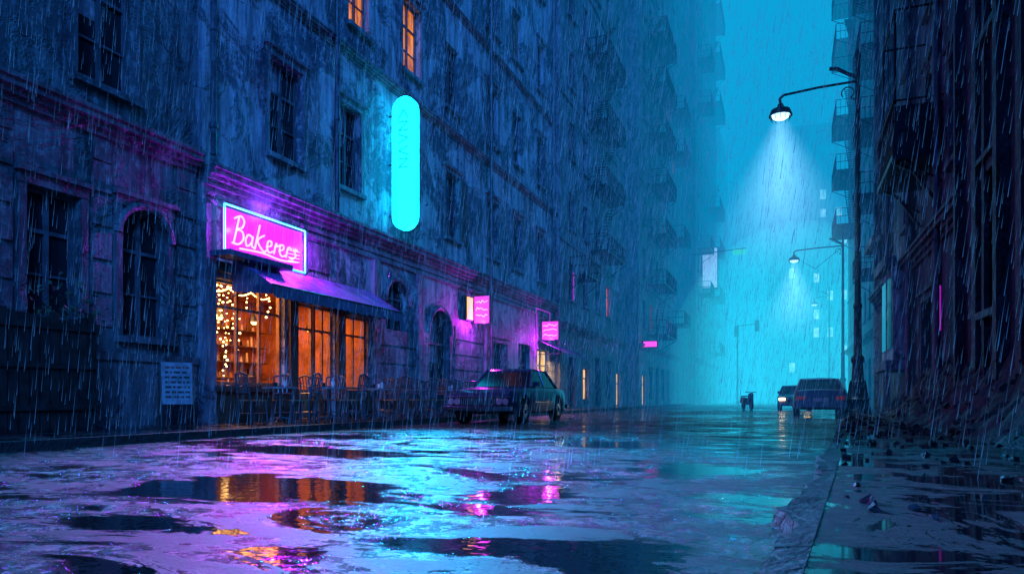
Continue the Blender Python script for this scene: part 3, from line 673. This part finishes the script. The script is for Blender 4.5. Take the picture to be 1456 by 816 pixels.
# ================================================================ VEHICLES
def car(name,loc,rz,paint,L=4.8,Wd=1.86,H=1.42,classic=False,head='head_lamp_off',belt=.9):
    e=empty(name,loc,rz); q=MB(); hw=Wd/2; wc=(.19*L,.79*L); wr=.34
    st=[0,.04,.12,.3]+[wc[0]+.42*math.cos(t) for t in [math.pi*(1-i/8) for i in range(9)]]+[.36*L,.5*L,.62*L]+[wc[1]+.42*math.cos(math.pi*(1-i/8)) for i in range(9)]+[L-.3,L-.1,L-.03,L]
    st=sorted(st); rings=[]
    for s_ in st:
        zb=.27
        for c in wc:
            if abs(s_-c)<.42: zb=max(zb,.34+math.sqrt(max(0,.42**2-(s_-c)**2)))
        t=s_/L
        wd=hw*(1-.10*(max(0,(.10-t)/.10))**2-.12*(max(0,(t-.9)/.1))**2)
        if t<.3: zt=belt-.10*(1-t/.3)**1.4-(.03 if classic else .12)*(1-t/.3)
        elif t>.78: zt=belt-(.06 if classic else -.04)*(t-.78)/.22
        else: zt=belt
        if s_<.05: zt-=.07
        if s_>L-.04: zt-=.05
        zb2=min(zb,zt-.1); 
        if s_<.05 or s_>L-.04: zb2=.36
        prof=[(wd*.93,zb2),(wd*.985,zb2+.04),(wd,max(zb2+.05,.56)),(wd*.985,max(zb2+.06,zt-.13)),(wd*.93,zt-.02),(wd*.8,zt+.01),(wd*.4,zt+.03),(0,zt+.04)]
        rings.append([(x,s_,z) for x,z in prof]+[(-x,s_,z) for x,z in prof[-2::-1]])
    n=len(rings[0])
    for a,b in zip(rings,rings[1:]):
        for i in range(n-1): q.face([a[i],a[i+1],b[i+1],b[i]],paint)
        q.face([a[0],b[0],b[-1],a[-1]],'tyre')
    q.face(rings[0],paint); q.face(rings[-1],paint)
    q.build('body',e,smooth=True)
    q=MB()
    if classic: yb=(.33*L,.80*L); yt=(.45*L,.69*L)
    else: yb=(.27*L,.88*L); yt=(.42*L,.72*L)
    bw,tw=hw*.9,hw*.70; zb=belt; zt=H
    b0=[(-bw,yb[0],zb),(bw,yb[0],zb),(bw,yb[1],zb),(-bw,yb[1],zb)]; t0=[(-tw,yt[0],zt-.05),(tw,yt[0],zt-.05),(tw,yt[1],zt-.05),(-tw,yt[1],zt-.05)]
    for i in range(4): k2=(i+1)%4; q.face([b0[i],b0[k2],t0[k2],t0[i]],'glass_dark')
    q.build('glazing',e)
    q=MB()
    rt=[]
    for yy_,zz_,ww_ in ((yt[0]-.06,zt-.07,tw),(yt[0]+.12,zt-.015,tw),((yt[0]+yt[1])/2,zt,tw),(yt[1]-.12,zt-.02,tw),(yt[1]+.08,zt-.08,tw)):
        rt.append([(-ww_-.03,yy_,zz_-.05),(-ww_*.9,yy_,zz_),(0,yy_,zz_+.025),(ww_*.9,yy_,zz_),(ww_+.03,yy_,zz_-.05)])
    for a,b in zip(rt,rt[1:]):
        for i in range(4): q.face([a[i],a[i+1],b[i+1],b[i]],paint)
        q.face([a[0],b[0],b[4],a[4]],paint)
    q.face(rt[0],paint); q.face(rt[-1],paint)
    q.build('roof',e,smooth=True)
    q=MB()
    for i in range(4): q.cyl(b0[i],t0[i],.05,.04,paint,6)
    for sx in (-1,1):
        for f_ in ((.5,.5),)+(((.78,.8),) if not classic else ()):
            yy0=yb[0]+(yb[1]-yb[0])*f_[0]; yy1=yt[0]+(yt[1]-yt[0])*f_[1]
            q.cyl((sx*bw,yy0,zb),(sx*tw,yy1,zt-.06),.035,.035,paint,6)
        q.box(sx*(bw+.02)-.08,sx*(bw+.02)+.1,yb[0]+.35,yb[0]+.45,zb+.03,zb+.16,paint)
        q.box(min(sx*hw*.99,sx*hw*1.008),max(sx*hw*.99,sx*hw*1.008),.35*L,.62*L,.58,.6,'chrome')
    q.build('pillars',e)
    for c in wc:
        for sx in (-1,1):
            q=MB(); x=sx*(hw-.12); q.cyl((x-.11,c,wr),(x+.11,c,wr),wr,wr,'tyre',24); xo=sx*(hw-.005)
            q.cyl((xo-.01,c,wr),(xo+.01,c,wr),wr*.62,wr*.55,'chrome',20); q.cyl((xo-.02,c,wr),(xo+.03,c,wr),.07,.05,'iron',10)
            q.build('wheel',e)
    q=MB()
    if classic:
        q.box(-hw*.9,hw*.9,-.03,.02,.50,.72,'iron')
        for i in range(22): x=-hw*.6+hw*1.2*i/21; q.box(x-.008,x+.008,-.045,-.03,.52,.70,'chrome')
        q.box(-hw*.92,hw*.92,-.05,-.03,.72,.75,'chrome')
        for sx in (-1,1):
            for o in (.62,.8): q.cyl((sx*hw*o,-.07,.61),(sx*hw*o,-.0,.61),.085,.09,'head_lamp_off' if head=='head_lamp_off' else head,14)
        q.box(-hw*1.0,hw*1.0,-.16,-.02,.36,.48,'chrome'); q.box(-hw*.98,hw*.98,L-.0,L+.13,.38,.5,'chrome')
    else:
        q.box(-hw*.45,hw*.45,-.02,.03,.45,.62,'iron'); q.box(-hw*.95,hw*.95,L-.02,L+.06,.34,.55,paint); q.box(-hw*.9,hw*.9,-.08,.02,.3,.44,paint)
        for sx in (-1,1): q.box(min(sx*hw*.55,sx*hw*.9),max(sx*hw*.55,sx*hw*.9),-.06,.05,.58,.72,head)
        q.box(-.27,.27,L+.06,L+.07,.58,.7,'white_board')
    for sx in (-1,1): q.box(min(sx*hw*.55,sx*hw*.86),max(sx*hw*.55,sx*hw*.86),L-.01,L+.03,.64,.78,'tail_lamp')
    q.build('trim',e,bevel=.01)
    return e
car('parked_car',(-7.75,17.3,0),0,'car_paint_dark',5.0,2.0,1.58,classic=True,belt=1.02)
car('parked_car',(1.15,33.5,0),math.pi,'car_paint_blue',4.6,1.9,1.5,belt=.98)
car('oncoming_car',(.35,42,0),0,'car_paint_blue',4.5,1.8,1.45,head='head_lamp_on',belt=.95)
e=empty('motor_scooter',(-2.1,46,0)); q=MB()
q.cyl((0.05,0,.25),(-.05,0,.25),.25,.25,'tyre',16); q.cyl((0.05,1.25,.25),(-.05,1.25,.25),.25,.25,'tyre',16)
q.hexa([(-.2,.15,.3),(.2,.15,.3),(.2,.3,.3),(-.2,.3,.3),(-.14,.02,1.0),(.14,.02,1.0),(.14,.12,1.0),(-.14,.12,1.0)],'car_paint_dark')
q.box(-.15,.15,.3,.8,.28,.34,'car_paint_dark'); q.hexa([(-.18,.8,.3),(.18,.8,.3),(.15,1.5,.42),(-.15,1.5,.42),(-.15,.75,.72),(.15,.75,.72),(.13,1.45,.78),(-.13,1.45,.78)],'car_paint_dark')
q.box(-.13,.13,.75,1.4,.79,.86,'tyre'); q.tube([(-.35,.15,1.1),(0,.05,1.05),(.35,.15,1.1)],.025,'iron'); q.cyl((0,.05,1.0),(0,0,.25),.03,.03,'iron'); q.cyl((0,-.04,1.0),(0,.02,1.0),.07,.07,'head_lamp_off',10)
o=q.build('scooter_body',e,bevel=.02); e.rotation_euler=(0,0,math.radians(25))
for x,y in ((-5.6,88),):
    e=empty('traffic_light',(x,y,0)); q=MB(); q.cyl((0,0,0),(0,0,9.4),.1,.08,'iron'); q.cyl((0,0,0),(0,0,.4),.18,.14,'iron'); q.cyl((0,0,9.3),(2.2,0,9.5),.05,.05,'iron')
    for xx,zz in ((-.1,8.0),(2.2,8.6)):
        q.box(xx-.25,xx+.25,-.15,.12,zz,zz+1.3,'iron')
        for i in range(3): q.cyl((xx,-.26,zz+.2+i*.4),(xx,-.15,zz+.2+i*.4),.15,.14,'iron',10)
    q.build('signal_post',e)
q=MB(); q.box(-5.2,-4.0,75,75.1,15.3,15.8,'neon_green'); q.cyl((-9.3,75.05,15.6),(-3.9,75.05,15.9),.05,.05,'iron'); q.build('green_street_sign')
# ================================================================ CAFE FURNITURE
def chair(x,y,rz):
    q=MB(); M='chair_iron'
    for a,b in ((-.19,-.19),(.19,-.19),(.19,.19),(-.19,.19)):
        q.cyl((a*1.1,b*1.1,0),(a*.95,b*.95,.45),.02,.022,M,6)
    q.box(-.21,.21,-.21,.21,.45,.48,'wood_warm')
    for a in (-.19,.19): q.cyl((a,.2,.46),(a*.95,.28,.98),.022,.02,M,6)
    q.tube([(-.18,.28,.98),(0,.30,1.02),(.18,.28,.98)],.024,M,6)
    for zz in (.62,.78): q.cyl((-.185,.235,zz),(.185,.235,zz),.016,.016,M,6)
    for a in (-.09,0,.09): q.cyl((a,.22,.62),(a,.28,.98),.013,.013,M,5)
    q.tube([(-.2,-.2,.2),(.2,-.2,.2),(.2,.2,.2),(-.2,.2,.2),(-.2,-.2,.2)],.009,M,5)
    o=q.build('cafe_chair'); o.location=(x,y,.13); o.rotation_euler=(0,0,rz); o.scale=(1.12,)*3
def table(x,y,sq=False):
    q=MB(); q.cyl((0,0,.72),(0,0,.76),.38,.38,'table_top',20); q.cyl((0,0,.05),(0,0,.72),.03,.03,'chair_iron')
    for i in range(4):
        t=i*math.pi/2+.4; q.tube([(0,0,.12),(.2*math.cos(t),.2*math.sin(t),.08),(.32*math.cos(t),.32*math.sin(t),0)],.018,'chair_iron')
    q.cyl((.08,.05,.76),(.08,.05,.9),.03,.035,'white_board',8); q.cyl((-.1,-.05,.76),(-.1,-.05,.86),.04,.04,'glass_dark',8)
    o=q.build('cafe_table'); o.location=(x,y,.13); o.scale=(1.1,)*3
for i,(x,y) in enumerate(((-11.1,13.4),(-10.4,14.3),(-11.3,15.6),(-10.2,16.2),(-11.3,17.8),(-10.2,18.3),(-11.4,20.0),(-10.3,20.6),(-11.3,22.4),(-10.4,23.2),(-11.3,25.0))):
    table(x,y)
    for k2 in range(3):
        t=R(0,6.28) if k2==0 else t+2.1
        chair(x+.66*math.cos(t),y+.66*math.sin(t),t-math.pi/2+R(-.3,.3))
e=empty('menu_board',(-11.6,10.85,.13),math.radians(55)); q=MB()
for sgn in (-1,1):
    for a in (-.3,.3): q.cyl((a,sgn*.25,0),(a,0,1.28),.02,.02,'wood_dark')
q.hexa([(-.29,-.16,.45),(.29,-.16,.45),(.29,-.14,.45),(-.29,-.14,.45),(-.29,-.02,1.3),(.29,-.02,1.3),(.29,0,1.3),(-.29,0,1.3)],'menu_face')
for i in range(7):
    z=1.18-i*.1; yb=-.165+.14*(z-.45)/.85-.004; x=-.22
    while x<.2:
        l=R(.03,.12); q.box(x,min(.23,x+l),yb-.004,yb-.001,z,z+.035,'ink' if i else 'ink_red'); x+=l+.03
q.build('board',e)
q=MB(); y=5.2
for i in range(22):
    h=2.1+R(-.08,.05); q.box(-11.45,-11.41,y,y+.15,.14,h,'wood_black'); y+=.17
for z in (.5,1.2,1.85): q.box(-11.41,-11.36,5.2,y,z,z+.09,'wood_black')
for yy in (5.3,7.1,y-.15): q.box(-11.54,-11.46,yy,yy+.1,.13,2.2,'wood_black')
q.build('wooden_fence')
# rubble heap against the right wall
q=MB(); ny,nx=190,34
def mh(i,j):
    y=9+24.5*i/ny; t=j/nx; top=max(.02,(33.5-y)/15*1.75); top=min(top,2.5)
    x=3.62-t*min(1.3,top*.7+.1); p=Vector((x*1.5,y*1.1,0))
    nz=noise.noise(p)*.3+abs(noise.noise(p*2.6))*.22-.06+noise.noise(p*6)*.09+noise.noise(p*15)*.05
    z=.1+top*(1-t)**1.7+nz*min(1,top)*(1-t**3)
    return (x+noise.noise(Vector((y*2,t*3,5)))*.12,y+noise.noise(Vector((y*3,t*5,9)))*.06,max(.08,z) if j<nx else .08)
gr=[[mh(i,j) for j in range(nx+1)] for i in range(ny+1)]
for i in range(ny):
    for j in range(nx): q.face([gr[i][j],gr[i+1][j],gr[i+1][j+1],gr[i][j+1]],'rubble_stone')
def chunk(c,s):
    rot=Matrix.Rotation(R(0,6),3,Vector((R(-1,1),R(-1,1),R(-1,1))).normalized())
    q.hexa([c+rot@Vector((dx*s*R(.6,1),dy*s*R(.6,1),dz_*s*R(.4,.8))) for dx,dy,dz_ in ((-1,-1,-1),(1,-1,-1),(1,1,-1),(-1,1,-1),(-1,-1,1),(1,-1,1),(1,1,1),(-1,1,1))],'rubble_stone')
for i in range(220): chunk(Vector(gr[int(R(0,ny-1))][int(R(4,nx-1))]),R(.02,.08))
for i in range(260):   # loose bits scattered over the pavement beside the heap
    y=R(3.5,30); x=kx(y)+R(.05,1)*max(.3,2.4-kx(y)); chunk(Vector((x,y,.125)),R(.008,.03)*(1+y/14))
q.build('rubble_pile')
# ================================================================ RAIN
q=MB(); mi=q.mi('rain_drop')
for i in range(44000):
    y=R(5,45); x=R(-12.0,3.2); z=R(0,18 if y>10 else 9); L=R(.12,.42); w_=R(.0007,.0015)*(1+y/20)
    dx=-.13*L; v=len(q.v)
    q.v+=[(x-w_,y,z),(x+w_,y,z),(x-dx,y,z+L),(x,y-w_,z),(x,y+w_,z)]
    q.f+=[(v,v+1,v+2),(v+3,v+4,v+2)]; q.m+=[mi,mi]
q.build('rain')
# ================================================================ WORLD / SUN / CAMERA
wd=bpy.data.worlds.new('World'); scene.world=wd; wd.use_nodes=True; nt=wd.node_tree; bg=nt.nodes['Background']
sky=nt.nodes.new('ShaderNodeTexSky'); sky.sky_type='NISHITA'; sky.sun_disc=False
sky.sun_elevation=math.radians(32); sky.sun_rotation=math.radians(150)
mx=mixc(nt,1.0,sky.outputs[0],(.022,.20,1.0),'MULTIPLY'); nt.links.new(mx,bg.inputs[0]); bg.inputs[1].default_value=.125
l=bpy.data.lights.new('moon','SUN'); l.energy=1.8; l.angle=math.radians(12); l.color=(.035,.27,1)
o=bpy.data.objects.new('moon_light',l); scene.collection.objects.link(o)
d=Vector((-.55,.68,-.48)); o.rotation_euler=d.to_track_quat('-Z','Y').to_euler()
cam=bpy.data.cameras.new('camera'); co=bpy.data.objects.new('camera',cam); scene.collection.objects.link(co)
co.location=(0,0,.7); co.rotation_euler=(math.radians(90),0,math.radians(21.41)); cam.lens=24.73; cam.sensor_width=36; cam.shift_y=.1085; cam.clip_end=1000; cam.clip_start=.05
scene.camera=co
scene.view_settings.view_transform='Standard'; scene.view_settings.look='None'
